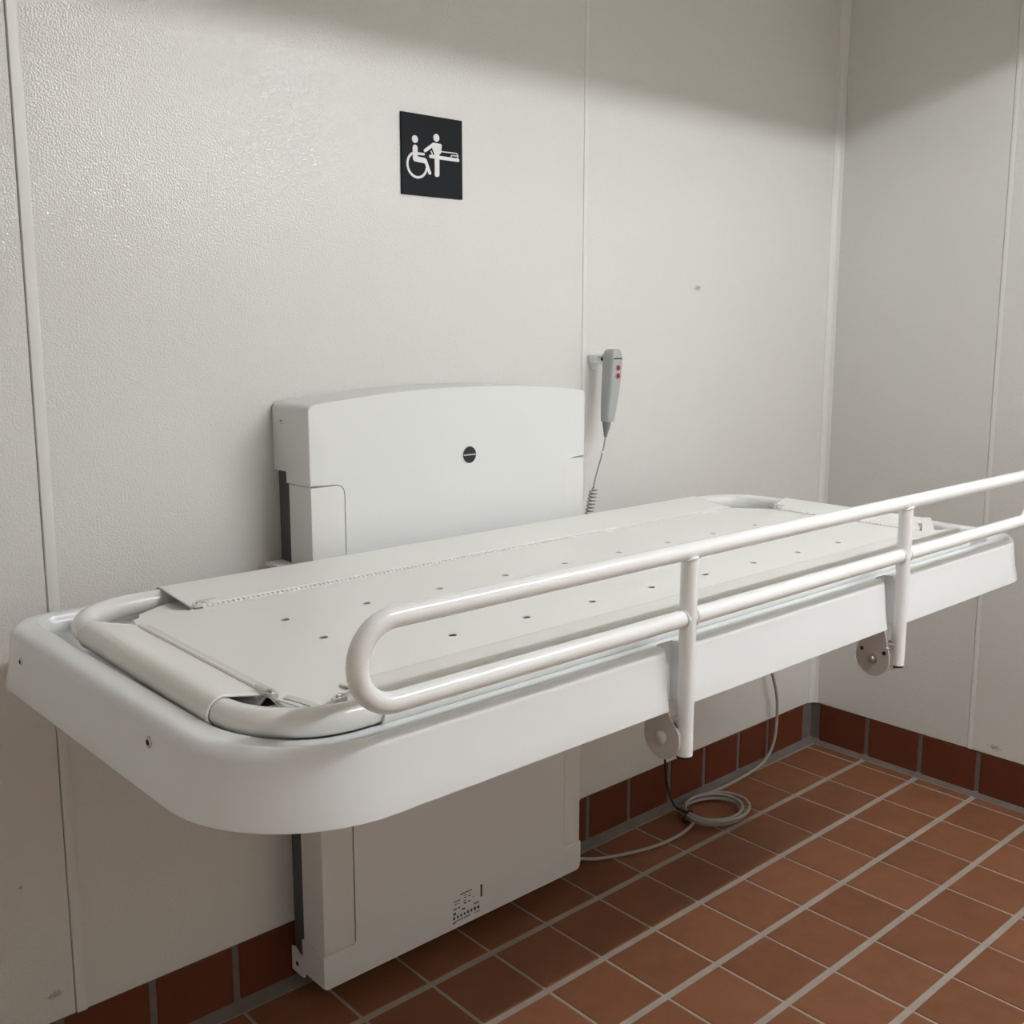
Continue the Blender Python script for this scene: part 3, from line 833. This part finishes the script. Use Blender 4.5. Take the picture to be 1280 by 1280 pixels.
secs = [  # z, centre x, half width, front y, back y
    (1.045, -0.9965, 0.0125, -0.071, -0.049), (1.047, -0.9965, 0.0138, -0.0725, -0.048), (1.060, -0.995, 0.0150, -0.0735, -0.047),
    (1.085, -0.992, 0.0168, -0.0750, -0.045), (1.115, -0.988, 0.0185, -0.0765, -0.0435), (1.145, -0.985, 0.0198, -0.0775, -0.0425),
    (1.170, -0.983, 0.0203, -0.0780, -0.0420), (1.186, -0.982, 0.0200, -0.0778, -0.0420), (1.197, -0.982, 0.0185, -0.0765, -0.043),
    (1.2035, -0.982, 0.0150, -0.074, -0.046), (1.2065, -0.982, 0.0090, -0.069, -0.051)]
bm = bmesh.new(); loops = []
for z, cx, hw, yf, yb in secs:
    lp = []
    for k in range(24):
        a = 2 * PI * k / 24; c, s = math.cos(a), math.sin(a)
        ex = 0.45
        lp.append(bm.verts.new((cx + 0.002 + 0.92 * hw * math.copysign(abs(c) ** ex, c), (yf + yb) / 2 + (yb - yf) / 2 * math.copysign(abs(s) ** ex, s), z)))
    loops.append(lp)
for a, b_ in zip(loops, loops[1:]):
    for k in range(24): bm.faces.new((a[k], a[(k + 1) % 24], b_[(k + 1) % 24], b_[k]))
bm.faces.new(loops[0]); bm.faces.new(loops[-1])
body = obj('handset_body', bm, M['remote'], hs, smooth=45)
bm = bmesh.new(); box(bm, -0.995, -0.969, -0.0784, -0.0770, 1.184, 1.187)
obj('label_strip', bm, M['print'], body, smooth=0)
for z in (1.165, 1.1475):
    bm = bmesh.new(); cyl(bm, (-0.9815, -0.0765, z), (-0.9815, -0.0788, z), 0.0078, 0.0074, n=20)
    rg = obj('button_ring', bm, M['button_ring'], hs)
    bm = bmesh.new(); cyl(bm, (-0.9815, -0.0785, z), (-0.9815, -0.0800, z), 0.0058, 0.0052, n=20, dome=.0006)
    obj('button', bm, M['button'], rg, label='small dark red button')
bm = bmesh.new()
rel = [(-0.9965, -0.060, 1.046), (-0.9970, -0.060, 1.036), (-0.9985, -0.060, 1.024), (-1.0005, -0.060, 1.010)]
tube(bm, rel, [0.0105, 0.0092, 0.0062, 0.0032], n=14)
obj('strain_relief', bm, M['remote_dark'], hs)
bm = bmesh.new()
cord = catmull([(-1.000, -0.060, 1.012), (-1.006, -0.060, 0.985), (-1.017, -0.060, 0.955), (-1.031, -0.060, 0.920), (-1.036, -0.060, 0.902)], 5)
hel = []
c0, c1 = Vector((-1.0345, -0.060, 0.900)), Vector((-1.060, -0.060, 0.800))
NT = 13
for k in range(NT * 10 + 1):
    t = k / (NT * 10); a = 2 * PI * t * NT; rr = 0.0085 * min(1, t * 14)
    hel.append(c0.lerp(c1, t) + Vector((rr * math.cos(a), rr * math.sin(a), 0)))
tail_ = catmull([hel[-1], (-1.068, -0.058, 0.78), (-1.078, -0.050, 0.72), (-1.100, -0.040, 0.69), (-1.127, -0.036, 0.68)], 5)
tube(bm, cord + hel + tail_[1:], 0.0017, n=8)
cd = obj('coiled_cord', bm, M['cord'], hs, smooth=60)
bm = bmesh.new(); tube(bm, [(-1.0085, -0.060, 0.9800), (-1.0105, -0.060, 0.9745)], 0.0032, n=10)
obj('cord_marker', bm, M['sign_white'], cd)

# ------------------------------------------------------------------ cables on the floor
R_ = 0.0042
pts = [(-0.350, 0.0, 0.440), (-0.335, -0.014, 0.420), (-0.290, -0.030, 0.330), (-0.248, -0.034, 0.230), (-0.237, -0.034, 0.150), (-0.252, -0.036, 0.070), (-0.305, -0.034, 0.022), (-0.43, -0.030, R_), (-0.52, -0.028, R_)]
cc = Vector((-0.615, -0.105)); ang0 = math.radians(75)
turns = [(0.100, 0.088, 0, 0, R_), (0.074, 0.058, -0.014, 0.004, R_ * 2.9), (0.101, 0.080, 0.003, -0.012, R_ * 4.7), (0.080, 0.068, -0.006, -0.004, R_ * 5.2)]
coil = []
for ti, (ra, rb, ox, oy, z) in enumerate(turns):
    for k in range(16):
        f = k / 16; nx = turns[min(ti + 1, 3)]
        ra_, rb_ = ra + (nx[0] - ra) * f, rb + (nx[1] - rb) * f
        a = ang0 - 2 * PI * f
        coil.append((cc.x + ox + (nx[2] - ox) * f + ra_ * math.cos(a), cc.y + oy + (nx[3] - oy) * f + rb_ * math.sin(a), z + (nx[4] - z) * f))
tail2 = [(-0.690, -0.105, R_ * 3), (-0.735, -0.118, R_), (-0.79, -0.126, R_), (-0.87, -0.122, R_), (-0.95, -0.100, R_), (-1.03, -0.072, R_ + .004), (-1.10, -0.055, 0.035), (-1.128, -0.050, 0.075)]
end_angle = [c for c in coil]
# leave the coil on its left side
while coil and not (coil[-1][0] < cc.x - 0.055 and coil[-1][1] < cc.y + 0.03): coil.pop()
bm = bmesh.new(); tube(bm, catmull(pts, 6)[:-1] + catmull([pts[-1]] + coil + tail2, 4), R_, n=10)
cb = thing('power_cable', 'light grey cable tied in a coil on the floor tiles below the changing table', 'cable', (-0.615, -0.105, 0))
cab = obj('cable', bm, M['cable'], cb, smooth=60)
bm = bmesh.new()
tie_c = Vector((-0.700, -0.085, 0.012))
tube(bm, [(tie_c.x + 0.022 * math.cos(a), tie_c.y + 0.004 * math.cos(a) - 0.002, max(0.002, tie_c.z + 0.014 * math.sin(a))) for a in [2 * PI * k / 18 for k in range(18)]], 0.0022, n=8, closed=True)
obj('cable_tie', bm, M['black_cord'], cb, label='black cable tie')
bm = bmesh.new(); tube(bm, catmull([(-0.722, 0.0, 0.33), (-0.722, -0.012, 0.30), (-0.716, -0.018, 0.20), (-0.712, -0.022, 0.10), (-0.708, -0.045, 0.035), (-0.702, -0.075, 0.024), (-0.700, -0.088, 0.026)], 6), 0.0032, n=8)
obj('black_lead', bm, M['black_cord'], cb, smooth=60, label='thin black lead')
